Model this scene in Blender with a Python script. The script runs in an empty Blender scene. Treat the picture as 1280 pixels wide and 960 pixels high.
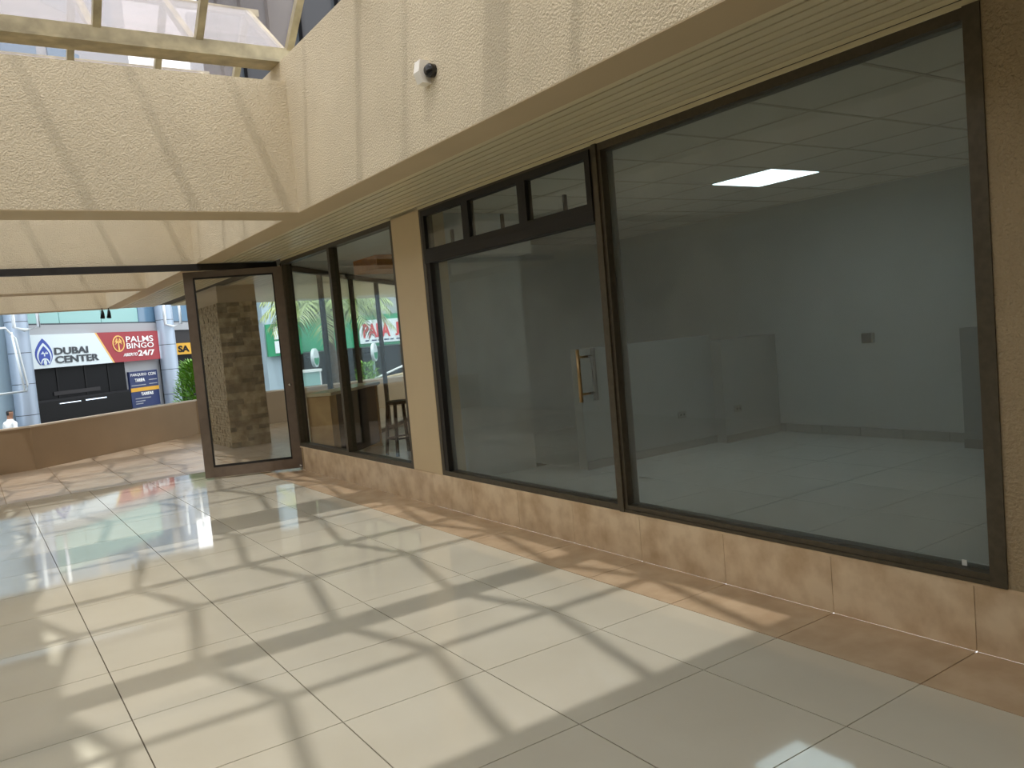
import bpy, bmesh, math, random
from mathutils import Vector, Matrix
random.seed(7)
scene = bpy.context.scene
col = scene.collection

# ------------------------------------------------------------------ camera
cam_d = bpy.data.cameras.new('camera')
cam = bpy.data.objects.new('camera', cam_d); col.objects.link(cam)
RR = Vector((0.82559051, -0.55744394, -0.08750176))
UU = Vector((0.10912845, 0.0055927, 0.99401192))
FF = Vector((0.55361656, 0.83019574, -0.06545027))
CAM = Vector((-3.2912, -5.6539, 1.4704))
cam.matrix_world = Matrix(((RR.x, UU.x, -FF.x, CAM.x), (RR.y, UU.y, -FF.y, CAM.y), (RR.z, UU.z, -FF.z, CAM.z), (0, 0, 0, 1)))
cam_d.sensor_width = 36.0
cam_d.lens = 1016.94 / 1280 * 36.0
cam_d.clip_start = 0.05
scene.camera = cam

# ------------------------------------------------------------------ world, sun, exposure
world = bpy.data.worlds.new('hazy_sky'); scene.world = world
world.use_nodes = True
bg = world.node_tree.nodes['Background']
bg.inputs[0].default_value = (0.93, 0.97, 1.0, 1)
bg.inputs[1].default_value = 1.0
sun_d = bpy.data.lights.new('sun', 'SUN'); sun_d.energy = 0.85; sun_d.angle = math.radians(0.9)
sun_d.color = (1.0, 0.97, 0.91)
sun = bpy.data.objects.new('sun', sun_d); col.objects.link(sun)
sun.rotation_euler = Vector((0.295, 0.22, -1.0)).to_track_quat('-Z', 'Y').to_euler()
sun.location = (-6, -5, 12)
vs = scene.view_settings
vs.view_transform = 'Standard'; vs.look = 'None'; vs.gamma = 1.0; vs.use_curve_mapping = False
vs.exposure = 1.66
scene.cycles.max_bounces = 14
scene.cycles.diffuse_bounces = 6
scene.cycles.transparent_max_bounces = 24
scene.cycles.glossy_bounces = 5
scene.cycles.caustics_reflective = False
scene.cycles.caustics_refractive = False

# ------------------------------------------------------------------ materials
def srgb(r, g, b):
    f = lambda c: (c / 255 / 12.92) if c / 255 <= 0.04045 else ((c / 255 + 0.055) / 1.055) ** 2.4
    return (f(r), f(g), f(b), 1)
MATS = {}
def mat(name, c, rough=0.6, metal=0.0, var=0.0, nscale=6.0, bump=0.0, bscale=60.0, c2=None, objvar=0.0, emit=0.0, spec=0.5, detail=4.0, lo=0.35, hi=0.65):
    m = bpy.data.materials.new(name); m.use_nodes = True
    nt = m.node_tree; b = nt.nodes['Principled BSDF']
    b.inputs['Roughness'].default_value = rough; b.inputs['Metallic'].default_value = metal
    b.inputs['Specular IOR Level'].default_value = spec
    tc = nt.nodes.new('ShaderNodeNewGeometry')
    out = None
    if c2 is not None or var > 0:
        n = nt.nodes.new('ShaderNodeTexNoise'); n.inputs['Scale'].default_value = nscale; n.inputs['Detail'].default_value = detail
        nt.links.new(tc.outputs['Position'], n.inputs['Vector'])
        r = nt.nodes.new('ShaderNodeValToRGB'); r.color_ramp.elements[0].position = lo; r.color_ramp.elements[1].position = hi
        a2 = c2 if c2 is not None else (c[0] * (1 - var), c[1] * (1 - var), c[2] * (1 - var), 1)
        r.color_ramp.elements[0].color = a2; r.color_ramp.elements[1].color = c
        nt.links.new(n.outputs['Fac'], r.inputs['Fac']); out = r.outputs['Color']
    if objvar > 0:
        oi = nt.nodes.new('ShaderNodeObjectInfo'); hs = nt.nodes.new('ShaderNodeHueSaturation')
        mr = nt.nodes.new('ShaderNodeMapRange'); mr.inputs['To Min'].default_value = 1 - objvar; mr.inputs['To Max'].default_value = 1 + objvar
        nt.links.new(oi.outputs['Random'], mr.inputs['Value']); nt.links.new(mr.outputs['Result'], hs.inputs['Value'])
        if out is None: hs.inputs['Color'].default_value = c
        else: nt.links.new(out, hs.inputs['Color'])
        out = hs.outputs['Color']
    if out is None: b.inputs['Base Color'].default_value = c
    else: nt.links.new(out, b.inputs['Base Color'])
    if bump > 0:
        n2 = nt.nodes.new('ShaderNodeTexNoise'); n2.inputs['Scale'].default_value = bscale; n2.inputs['Detail'].default_value = 3
        nt.links.new(tc.outputs['Position'], n2.inputs['Vector'])
        bp = nt.nodes.new('ShaderNodeBump'); bp.inputs['Strength'].default_value = 1.0; bp.inputs['Distance'].default_value = bump
        nt.links.new(n2.outputs['Fac'], bp.inputs['Height']); nt.links.new(bp.outputs['Normal'], b.inputs['Normal'])
    if emit > 0:
        b.inputs['Emission Color'].default_value = c; b.inputs['Emission Strength'].default_value = emit
    MATS[name] = m
    return m
def glass(name, tint, ior=1.5, dirt_haze=0.0, dirt_haze_col=(0.6, 0.6, 0.58, 1), rough=0.0, gain=1.0):
    # thin pane: clear tinted transmission, mirror reflection by Fresnel, a matte film for dust and milky haze
    m = bpy.data.materials.new(name); m.use_nodes = True
    nt = m.node_tree; nt.nodes.clear()
    o = nt.nodes.new('ShaderNodeOutputMaterial'); t = nt.nodes.new('ShaderNodeBsdfTransparent'); t.inputs[0].default_value = tint
    g = nt.nodes.new('ShaderNodeBsdfGlossy'); g.inputs['Roughness'].default_value = rough
    # Schlick reflectance, the same from both sides of the pane
    ge = nt.nodes.new('ShaderNodeNewGeometry'); vm = nt.nodes.new('ShaderNodeVectorMath'); vm.operation = 'DOT_PRODUCT'
    nt.links.new(ge.outputs['Normal'], vm.inputs[0]); nt.links.new(ge.outputs['Incoming'], vm.inputs[1])
    def mth(op, a, b=None):
        q = nt.nodes.new('ShaderNodeMath'); q.operation = op
        for i_, v in enumerate((a, b)):
            if v is None: continue
            if isinstance(v, (int, float)): q.inputs[i_].default_value = v
            else: nt.links.new(v, q.inputs[i_])
        return q.outputs[0]
    f0 = ((ior - 1) / (ior + 1)) ** 2
    sch = mth('ADD', mth('MULTIPLY', mth('POWER', mth('SUBTRACT', 1.0, mth('ABSOLUTE', vm.outputs['Value'])), 5.0), 1 - f0), f0)
    mu = nt.nodes.new('ShaderNodeMath'); mu.operation = 'MULTIPLY'; mu.inputs[1].default_value = gain; mu.use_clamp = True
    nt.links.new(sch, mu.inputs[0])
    mx = nt.nodes.new('ShaderNodeMixShader'); nt.links.new(mu.outputs[0], mx.inputs[0])
    nt.links.new(t.outputs[0], mx.inputs[1]); nt.links.new(g.outputs[0], mx.inputs[2])
    last = mx
    if dirt_haze > 0:
        d = nt.nodes.new('ShaderNodeBsdfDiffuse'); d.inputs[0].default_value = dirt_haze_col
        tr = nt.nodes.new('ShaderNodeBsdfTranslucent'); tr.inputs[0].default_value = dirt_haze_col
        ms = nt.nodes.new('ShaderNodeMixShader'); ms.inputs[0].default_value = 0.5
        nt.links.new(d.outputs[0], ms.inputs[1]); nt.links.new(tr.outputs[0], ms.inputs[2])
        geo = nt.nodes.new('ShaderNodeNewGeometry'); n = nt.nodes.new('ShaderNodeTexNoise'); n.inputs['Scale'].default_value = 1.3; n.inputs['Detail'].default_value = 5
        nt.links.new(geo.outputs['Position'], n.inputs['Vector'])
        mr = nt.nodes.new('ShaderNodeMapRange'); mr.inputs['From Min'].default_value = 0.3; mr.inputs['From Max'].default_value = 0.7
        mr.inputs['To Min'].default_value = dirt_haze * 0.6; mr.inputs['To Max'].default_value = dirt_haze * 1.4
        nt.links.new(n.outputs['Fac'], mr.inputs['Value'])
        m2 = nt.nodes.new('ShaderNodeMixShader'); nt.links.new(mr.outputs[0], m2.inputs[0])
        nt.links.new(mx.outputs[0], m2.inputs[1]); nt.links.new(ms.outputs[0], m2.inputs[2]); last = m2
    nt.links.new(last.outputs[0], o.inputs[0])
    MATS[name] = m
    return m
M = MATS
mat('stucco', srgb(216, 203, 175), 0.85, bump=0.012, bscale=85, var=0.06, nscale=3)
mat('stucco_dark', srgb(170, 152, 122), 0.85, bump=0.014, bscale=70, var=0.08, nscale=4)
mat('paint', srgb(208, 188, 152), 0.6, var=0.05, nscale=2)
mat('slat', srgb(222, 211, 176), 0.35, objvar=0.06)
mat('slat_gap', srgb(84, 76, 58), 0.8)
mat('white_tile', srgb(214, 211, 194), 0.045, c2=srgb(206, 202, 184), nscale=1.2, objvar=0.012, spec=0.6)
mat('tan_tile', srgb(206, 184, 154), 0.25, c2=srgb(190, 166, 136), nscale=5, objvar=0.05, detail=6)
mat('plinth_tile', srgb(230, 210, 180), 0.35, c2=srgb(196, 168, 132), nscale=6, objvar=0.05, detail=8, lo=0.3, hi=0.62)
mat('terrace_tile', srgb(212, 196, 174), 0.3, c2=srgb(198, 178, 154), nscale=4, objvar=0.05)
mat('grout', srgb(92, 82, 66), 0.9)
mat('mortar', srgb(176, 152, 120), 0.9)
mat('bronze', srgb(88, 80, 66), 0.4, metal=0.35, var=0.2, nscale=30)
mat('black_frame', srgb(30, 26, 22), 0.6, var=0.2, nscale=20)
mat('door_brown', srgb(122, 108, 96), 0.4, metal=0.2, var=0.12, nscale=12)
mat('gasket', srgb(28, 26, 24), 0.6)
mat('sky_metal', srgb(184, 172, 138), 0.5, var=0.38, nscale=7, detail=6)
mat('white_paint', srgb(226, 228, 226), 0.7, var=0.03, nscale=2)
mat('shop_wall', srgb(208, 212, 210), 0.7, var=0.04, nscale=1.5)
mat('shop_beige', srgb(178, 178, 166), 0.7, var=0.04, nscale=1.5)
mat('shop_grey', srgb(150, 153, 154), 0.7, var=0.05, nscale=1.5)
mat('shop_tile', srgb(222, 225, 224), 0.25, objvar=0.03)
mat('ceiling_tile', srgb(232, 228, 216), 0.85, bump=0.003, bscale=180, objvar=0.03)
mat('tbar', srgb(200, 194, 178), 0.6)
mat('led', srgb(212, 238, 248), 0.5, emit=1.5)
mat('socket', srgb(120, 120, 118), 0.5)
mat('chrome', srgb(190, 185, 175), 0.25, metal=0.9)
mat('brass_pull', srgb(150, 128, 92), 0.3, metal=0.8)
mat('sensor_white', srgb(238, 234, 224), 0.45)
mat('sensor_black', srgb(18, 18, 20), 0.12)
mat('parapet', srgb(172, 150, 122), 0.75, var=0.06, nscale=2)
mat('coping', srgb(226, 214, 196), 0.6)
mat('stone', srgb(204, 188, 154), 0.85, c2=srgb(164, 146, 112), nscale=9, objvar=0.38, bump=0.006, bscale=40)
mat('pebble', srgb(206, 190, 158), 0.85, c2=srgb(150, 132, 102), nscale=16, bump=0.006, bscale=50)
mat('desk_wood', srgb(214, 178, 126), 0.45, c2=srgb(196, 158, 108), nscale=8)
mat('desk_front', srgb(66, 56, 48), 0.5)
mat('desk_top', srgb(220, 206, 176), 0.3)
mat('orange_wood', srgb(190, 130, 62), 0.5, c2=srgb(168, 108, 48), nscale=6)
mat('black', srgb(17, 16, 18), 0.5, spec=0.2)
mat('asphalt', srgb(96, 97, 98), 0.9, var=0.15, nscale=2)
mat('facade_white', srgb(168, 190, 204), 0.6, var=0.04, nscale=0.8)
mat('facade_grey', srgb(158, 160, 164), 0.6)
mat('column_metal', srgb(166, 180, 198), 0.4, metal=0.25)
mat('teal_glass', srgb(140, 186, 184), 0.3, var=0.05, nscale=0.5)
mat('blue_glass', srgb(92, 124, 150), 0.1)
mat('dark_glass', srgb(18, 18, 21), 0.5, spec=0.15)
mat('sign_white', srgb(212, 224, 230), 0.35)
mat('sign_red', srgb(150, 26, 40), 0.4)
mat('sign_gold', srgb(232, 186, 104), 0.4)
mat('letter_dark', srgb(52, 58, 66), 0.5)
mat('letter_white', srgb(245, 245, 245), 0.5)
mat('emblem_blue', srgb(36, 66, 160), 0.4)
mat('navy', srgb(28, 44, 92), 0.5)
mat('yellow_sign', srgb(214, 160, 40), 0.5)
mat('tube_light', srgb(220, 236, 255), 0.5, emit=0.6)
mat('green_sign', srgb(22, 140, 98), 0.5)
mat('papa_red', srgb(206, 36, 50), 0.5)
mat('pipe_white', srgb(232, 238, 242), 0.4)
mat('leaf', srgb(132, 190, 62), 0.5, var=0.35, nscale=8)
mat('palm_leaf', srgb(176, 196, 128), 0.45, var=0.45, nscale=3)
mat('bark', srgb(96, 82, 66), 0.9, var=0.3, nscale=10)
mat('skin', srgb(150, 108, 84), 0.6)
mat('shirt', srgb(238, 238, 238), 0.8)
mat('hair', srgb(26, 22, 20), 0.7)
mat('dark_wall', srgb(48, 46, 48), 0.8)
glass('shop_glass', (0.90, 0.92, 0.91, 1), gain=1.0, dirt_haze=0.13, dirt_haze_col=(0.62, 0.64, 0.60, 1))  # matte film stands in for the milky reflection of the hall
glass('clear_glass', (0.94, 0.96, 0.95, 1), gain=0.8)
glass('door_glass', (0.90, 0.91, 0.90, 1), gain=0.9, dirt_haze=0.02)
glass('sky_glass', (0.87, 0.85, 0.85, 1), dirt_haze=0.15, dirt_haze_col=(0.52, 0.48, 0.49, 1))

# ------------------------------------------------------------------ builders
def link(name, me, parent=None, loc=(0, 0, 0), rot=(0, 0, 0)):
    o = bpy.data.objects.new(name, me); col.objects.link(o)
    o.location = loc; o.rotation_euler = rot
    if parent is not None: o.parent = parent
    return o
def tag(o, label=None, cat=None, group=None, kind=None):
    if label: o['label'] = label
    if cat: o['category'] = cat
    if group: o['group'] = group
    if kind: o['kind'] = kind
    return o
def thing(name, label, cat, loc=(0, 0, 0), rz=0.0, group=None, kind=None):
    o = link(name, None, None, loc, (0, 0, rz)); o.empty_display_size = 0.2
    return tag(o, label, cat, group, kind)
BOXC = {}
def box_mesh(sx, sy, sz, m, bev=0.0):
    k = (round(sx, 4), round(sy, 4), round(sz, 4), m, bev)
    if k in BOXC: return BOXC[k]
    bm = bmesh.new(); bmesh.ops.create_cube(bm, size=1)
    bmesh.ops.scale(bm, vec=(sx, sy, sz), verts=bm.verts)
    if bev > 0: bmesh.ops.bevel(bm, geom=bm.edges[:], offset=min(bev, min(sx, sy, sz) * 0.45), segments=1, affect='EDGES')
    me = bpy.data.meshes.new('box'); bm.to_mesh(me); bm.free(); me.materials.append(M[m])
    BOXC[k] = me
    return me
def box(name, lo, hi, m, parent=None, bev=0.0):
    lo = Vector(lo); hi = Vector(hi); s = hi - lo; c = (hi + lo) / 2
    return link(name, box_mesh(s.x, s.y, s.z, m, bev), parent, c)
def mesh(name, V, F, m, parent=None, loc=(0, 0, 0), rot=(0, 0, 0), smooth=False):
    me = bpy.data.meshes.new(name); me.from_pydata([tuple(v) for v in V], [], F); me.update()
    me.materials.append(M[m])
    bm = bmesh.new(); bm.from_mesh(me); bmesh.ops.recalc_face_normals(bm, faces=bm.faces); bm.to_mesh(me); bm.free()
    if smooth:
        for p in me.polygons: p.use_smooth = True
    return link(name, me, parent, loc, rot)
class MB:
    def __init__(s): s.V = []; s.F = []
    def box(s, lo, hi):
        n = len(s.V); x0, y0, z0 = lo; x1, y1, z1 = hi
        s.V += [(x0,y0,z0),(x1,y0,z0),(x1,y1,z0),(x0,y1,z0),(x0,y0,z1),(x1,y0,z1),(x1,y1,z1),(x0,y1,z1)]
        s.F += [tuple(n + i for i in f) for f in ((0,3,2,1),(4,5,6,7),(0,1,5,4),(1,2,6,5),(2,3,7,6),(3,0,4,7))]
        return s
    def prism(s, pts, a, b, axis='y'):
        # polygon pts extruded between a and b along axis
        n = len(s.V); k = len(pts)
        for t in (a, b):
            for p in pts:
                s.V.append({'x': (t, p[0], p[1]), 'y': (p[0], t, p[1]), 'z': (p[0], p[1], t)}[axis])
        s.F.append(tuple(range(n, n + k))); s.F.append(tuple(range(n + 2 * k - 1, n + k - 1, -1)))
        for i in range(k): s.F.append((n + i, n + (i + 1) % k, n + k + (i + 1) % k, n + k + i))
        return s
    def tube(s, P, rad, seg=10, cap=True):
        P = [Vector(p) for p in P]; rads = rad if isinstance(rad, (list, tuple)) else [rad] * len(P)
        n = len(s.V); ref = None
        for i, p in enumerate(P):
            d = (P[min(i + 1, len(P) - 1)] - P[max(i - 1, 0)]).normalized()
            a = Vector((0, 0, 1)) if abs(d.z) < 0.9 else Vector((1, 0, 0))
            u = d.cross(a).normalized(); v = d.cross(u).normalized()
            for k in range(seg):
                t = 2 * math.pi * k / seg
                s.V.append(p + (u * math.cos(t) + v * math.sin(t)) * rads[i])
        for i in range(len(P) - 1):
            for k in range(seg):
                a = n + i * seg + k; b = n + i * seg + (k + 1) % seg
                s.F.append((a, b, b + seg, a + seg))
        if cap:
            s.F.append(tuple(n + k for k in range(seg))); s.F.append(tuple(n + (len(P) - 1) * seg + k for k in range(seg)))
        return s
    def build(s, name, m, parent=None, loc=(0, 0, 0), rot=(0, 0, 0), smooth=False):
        return mesh(name, s.V, s.F, m, parent, loc, rot, smooth)
def bar(name, a, b, w, h, m, parent=None):
    # square bar from a to b, w across, h deep
    a = Vector(a); b = Vector(b); d = b - a; L = d.length
    me = box_mesh(L, w, h, m)
    o = link(name, me, parent, (a + b) / 2)
    x = d.normalized(); up = Vector((0, 0, 1)) if abs(x.z) < 0.95 else Vector((0, 1, 0))
    y = up.cross(x).normalized(); z = x.cross(y)
    o.rotation_euler = Matrix(((x.x, y.x, z.x), (x.y, y.y, z.y), (x.z, y.z, z.z))).to_euler()
    return o
def text(name, s, size, m, parent, loc, rot, width=None, depth=0.003, bold=0.0, shear=0.0, height=None):
    cu = bpy.data.curves.new(name, 'FONT'); cu.body = s; cu.size = size; cu.extrude = depth; cu.offset = bold; cu.shear = shear
    cu.resolution_u = 3
    t = bpy.data.objects.new(name, cu); col.objects.link(t)
    bpy.context.view_layer.update()
    me = bpy.data.meshes.new_from_object(t.evaluated_get(bpy.context.evaluated_depsgraph_get()))
    col.objects.unlink(t); bpy.data.objects.remove(t)
    xs = [v.co.x for v in me.vertices]; ys = [v.co.y for v in me.vertices]
    x0, y0 = min(xs), min(ys); kx = width / (max(xs) - x0) if width else 1.0; ky = height / (max(ys) - y0) if height else 1.0
    for v in me.vertices: v.co = ((v.co.x - x0) * kx, (v.co.y - y0) * ky, v.co.z)
    me.materials.clear(); me.materials.append(M[m])
    return link(name, me, parent, loc, rot)

T = 0.66
XB = -0.4235                      # border between white and tan tile
XC = -0.8957                      # first full grout line
ZS = 2.57                         # soffit and beam underside
XF = -0.93                        # face of the right-hand fascia
XL = -4.20                        # face of the left-hand fascia
XFR = -0.68                       # inner side of the right-hand fascia
Y_END = 11.9
JG = 0.005

# ------------------------------------------------------------------ hall floor
fl = box('floor', (-5.2, -10, -0.12), (0.0, 5.28, -0.010), 'grout')
tag(fl, 'glossy cream tiled floor of the covered passage', 'floor', kind='structure')
def tile_at(name, par, x0, x1, y0, y1, m, ztop=0.0, th=0.012, g=JG, bev=0.0):
    o = box(name, (x0 + g / 2, y0 + g / 2, ztop - th), (x1 - g / 2, y1 - g / 2, ztop), m, par, bev)
    o.location = o.location - par.location
    return o
xs = [XB, XC] + [XC - T * k for k in range(1, 7)] + [-5.2]
for j in range(-8, 9):
    y0 = -T * (j + 1); y1 = -T * j
    if y0 < -8.6: continue
    for i in range(len(xs) - 1):
        tile_at('floor_tile', fl, xs[i + 1], xs[i], y0, y1, 'white_tile')
    tile_at('border_tile', fl, XB, 0.0, y0, y1, 'tan_tile')

# terrace floor beyond the glazed door
tf = box('floor_terrace', (-5.2, 5.28, -0.14), (6.0, 12.2, -0.010), 'mortar')
tag(tf, 'tan tiled terrace floor beyond the open glass door', 'floor', kind='structure')
for j in range(0, 9):
    y0 = 5.28 + T * j
    for i in range(-7, 9):
        x0 = XB + T * i
        tile_at('terrace_tile', tf, x0, x0 + T, y0, y0 + T, 'terrace_tile', g=0.008)

# ------------------------------------------------------------------ right shop front: plinth, pillars
pl = box('wall_plinth', (0.010, -8.0, 0.0), (0.16, 4.06, 0.272), 'mortar')
tag(pl, 'low plinth faced with mottled tan tiles under the shop windows', 'wall', kind='structure')
for j in range(-6, 12):
    y0 = -T * (j + 1); y1 = -T * j
    y1 = min(y1, 4.06)
    if y1 <= y0: continue
    o = box('plinth_tile', (-0.002, y0 + 0.0015, 0.0), (0.012, y1 - 0.0015, 0.275), 'plinth_tile', pl)
    o.location = o.location - pl.location
sill = box('plinth_sill', (-0.004, -8.0, 0.275), (0.16, 4.06, 0.29), 'plinth_tile', pl)
sill.location = sill.location - pl.location
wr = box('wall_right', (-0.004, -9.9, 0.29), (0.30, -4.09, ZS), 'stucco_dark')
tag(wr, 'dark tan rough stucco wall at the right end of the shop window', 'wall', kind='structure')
wp = box('wall_pillar', (-0.004, 0.47, 0.29), (0.24, 1.0, ZS), 'paint', bev=0.004)
tag(wp, 'smooth tan painted pillar between the two shop fronts', 'pillar', kind='structure')

# ------------------------------------------------------------------ windows
def frame_rect(par, y0, y1, z0, z1, w, m, x0=0.0, x1=0.10, bottom=None):
    bw = bottom or w
    box('frame_head', (x0, y0, z1 - w), (x1, y1, z1), m, par)
    box('frame_sill', (x0, y0, z0), (x1, y1, z0 + bw), m, par)
    box('frame_jamb', (x0, y0, z0 + bw), (x1, y0 + w, z1 - w), m, par)
    box('frame_jamb', (x0, y1 - w, z0 + bw), (x1, y1, z1 - w), m, par)
ZB, ZT = 0.29, 2.545
w1 = thing('window_1', 'large tinted shop window beside the right-hand stucco wall', 'window', (0, 0, 0), kind='structure')
frame_rect(w1, -4.09, -1.84, ZB, ZT, 0.045, 'bronze', 0.0, 0.10)
box('jamb_trim', (-0.012, -4.095, ZB), (0.0, -4.03, ZT), 'bronze', w1)
box('sill_groove', (-0.008, -4.03, ZB), (0.0, -1.84, ZB + 0.018), 'bronze', w1)
box('glass_pane', (0.046, -4.045, ZB + 0.045), (0.054, -1.885, ZT - 0.045), 'shop_glass', w1)
box('paper_tag', (0.040, -3.915, 0.338), (0.044, -3.895, 0.362), 'white_paint', w1)

w2 = thing('window_2', 'tinted shop front pane with pull handle under three small awning windows', 'window', kind='structure')
frame_rect(w2, -1.84, 0.47, ZB, ZT, 0.05, 'bronze', 0.0, 0.10, bottom=0.04)
box('jamb_liner', (0.004, 0.36, ZB + 0.04), (0.09, 0.42, 2.09), 'black_frame', w2)
box('glass_pane', (0.046, -1.79, ZB + 0.04), (0.054, 0.36, 2.09), 'shop_glass', w2)
box('transom_bar', (-0.010, -1.79, 2.09), (0.10, 0.42, 2.155), 'black_frame', w2)
box('mullion', (-0.014, -1.86, ZB), (0.0, -1.82, ZT), 'bronze', w2)
ya = [0.42, -0.29, -1.05, -1.79]
for k in range(3):
    a, b = ya[k + 1], ya[k]
    # a frame ring as one mesh, glass and latch below it
    hw = (b - a) / 2; hh = ZT - 0.05 - 2.155 + 0.03
    mb = MB(); fw_ = 0.048
    mb.box((-0.012, -hw, 0), (0.045, hw, fw_)); mb.box((-0.012, -hw, hh - fw_), (0.045, hw, hh))
    mb.box((-0.012, -hw, fw_), (0.045, -hw + fw_, hh - fw_)); mb.box((-0.012, hw - fw_, fw_), (0.045, hw, hh - fw_))
    s = mb.build('awning_sash', 'black_frame', w2, (0.0, (a + b) / 2, 2.155))
    box('awning_glass', (0.004, -hw + fw_, fw_), (0.010, hw - fw_, hh - fw_), 'clear_glass', s)
    box('latch', (0.060, -0.008, fw_ - 0.01), (0.085, 0.008, fw_ + 0.12), 'gasket', s)
mb = MB().tube([(-0.03, -1.55, 0.97), (-0.03, -1.55, 1.31)], 0.013, 12)
for z in (1.02, 1.26): mb.tube([(-0.03, -1.55, z), (0.05, -1.55, z)], 0.008, 8)
h1 = mb.build('pull_handle', 'brass_pull', w2, smooth=True)
mb = MB().tube([(0.095, -1.55, 0.97), (0.095, -1.55, 1.31)], 0.016, 12)
for z in (1.02, 1.26): mb.tube([(0.05, -1.55, z), (0.095, -1.55, z)], 0.008, 8)
mb.build('pull_handle', 'gasket', w2, smooth=True)

w3 = thing('window_3', 'two-pane bronze framed shop window beside the open glass door', 'window', kind='structure')
frame_rect(w3, 1.0, 4.06, ZB, ZT, 0.045, 'bronze', 0.0, 0.09)
box('mullion', (-0.006, 2.505, ZB + 0.045), (0.09, 2.565, ZT - 0.045), 'bronze', w3)
box('glass_pane', (0.042, 1.045, ZB + 0.045), (0.048, 2.505, ZT - 0.045), 'clear_glass', w3)
box('glass_pane', (0.042, 2.565, ZB + 0.045), (0.048, 4.015, ZT - 0.045), 'clear_glass', w3)
hdr = box('trim_head', (-0.004, -4.095, ZT), (0.12, 4.06, ZS), 'slat')
tag(hdr, 'pale metal trim between soffit slats and the window heads', 'trim', kind='structure')

# ------------------------------------------------------------------ soffit, fascias, cross beams, roof
sof = box('ceiling_soffit', (XFR, -9.9, ZS + 0.025), (0.30, Y_END, ZS + 0.06), 'slat_gap')
tag(sof, 'long slatted soffit between the fascia and the shop windows', 'soffit', kind='structure')
NS = 9; sw = (0.0 - XFR) / NS
for k in range(NS):
    x0 = XFR + k * sw
    y1 = Y_END
    mb = MB(); mb.prism([(x0 + 0.002, ZS + 0.026), (x0 + 0.002, ZS), (x0 + sw - 0.014, ZS), (x0 + sw - 0.014, ZS + 0.026)], -9.9, y1, 'y')
    mb.build('slat', 'slat', sof).location = -sof.location
# terrace soffit right of the passage
sof2 = mesh('ceiling_terrace', [(0.3, 4.7, ZS + 0.03), (0.3, Y_END, ZS + 0.03), (7.5, Y_END + 1.6, ZS + 0.03), (7.5, 11.6, ZS + 0.03),
                                (0.3, 4.7, ZS + 0.07), (0.3, Y_END, ZS + 0.07), (7.5, Y_END + 1.6, ZS + 0.07), (7.5, 11.6, ZS + 0.07)],
            [(0, 1, 2, 3), (7, 6, 5, 4), (0, 3, 7, 4), (1, 5, 6, 2), (0, 4, 5, 1), (3, 2, 6, 7)], 'slat_gap')
tag(sof2, 'slatted soffit over the terrace outside the corner shop', 'soffit', kind='structure')
k = 0
x0 = 0.30
while x0 < 7.4:
    w_ = 0.115
    ya_, yb_ = x0 + 4.55, Y_END + (x0 - 0.3) / 7.2 * 1.6
    box('slat', (x0 + 0.004, ya_, ZS), (x0 + w_ - 0.006, yb_, ZS + 0.028), 'slat', sof2)
    x0 += w_
fr = MB().box((XF, -9.9, ZS), (XFR, Y_END, 3.78)).build('wall_fascia_right', 'stucco')
tag(fr, 'tall cream stucco fascia carrying the skylight above the shop windows', 'fascia', kind='structure')
und = box('fascia_underside', (XF + 0.001, -9.9, ZS - 0.006), (XFR, Y_END, ZS), 'paint', fr)
fl2 = MB().box((XL - 0.25, -9.9, ZS), (XL, Y_END, 3.78)).build('wall_fascia_left', 'stucco')
tag(fl2, 'cream stucco fascia on the far left of the skylight', 'fascia', kind='structure')
BEAMS = [(-4.47, -4.07), (0.75, 1.15), (4.34, 4.74), (7.42, 7.82), (11.5, 11.9)]
for i, (a, b) in enumerate(BEAMS):
    o = box('trim_%d' % (i + 1), (XL, a, ZS), (XF, b, 3.60), 'stucco')
    tag(o, ['cream stucco cross beam overhead behind the viewer', 'rough cream stucco cross beam nearest below the skylight', 'cream stucco cross beam directly above the glass door header',
            'cream stucco cross beam first beyond the glass door', 'cream stucco cross beam at the outer edge of the terrace'][i], 'beam', kind='structure')
    u = box('beam_underside', (XL, a + 0.001, ZS - 0.006), (XF, b - 0.001, ZS), 'paint', o)
    u.location = u.location - o.location
roof = box('ceiling_roof', (XFR, -9.9, 2.78), (7.5, 4.0, 3.0), 'dark_wall')
tag(roof, 'flat roof slab above the shops', 'roof', kind='structure')
roof2 = box('ceiling_roof_terrace', (XFR, 4.0, 2.78), (7.5, 13.4, 3.0), 'dark_wall')
tag(roof2, 'flat roof slab above the terrace soffit', 'roof', kind='structure')
hall_sun_block = box('ceiling_sun_block', (XL, -6.2, 3.62), (XF, -4.47, 3.74), 'white_paint')  # unseen slab added to block the sun from the near floor
tag(hall_sun_block, 'added unseen slab over the passage keeping sun off the near floor', 'ceiling', kind='structure')
roofl = box('ceiling_left', (-5.45, -9.9, ZS), (XL - 0.25, Y_END, ZS + 0.2), 'slat')
tag(roofl, 'soffit on the left side of the passage', 'soffit', kind='structure')

# plain left wall, unseen, shaped for its reflection in the glass; end wall
wlo = MB().box((-5.45, -9.9, -0.12), (-5.2, 11.9, ZS)).build('wall_left', 'shop_wall'); tag(wlo, 'unseen left wall of the passage, kept pale and plain for its reflection', 'wall', kind='structure')
bw = box('wall_back', (-5.2, -10.1, 0), (0.3, -9.9, 3.78), 'paint'); tag(bw, 'tan end wall of the passage behind the viewer', 'wall', kind='structure')

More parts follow.
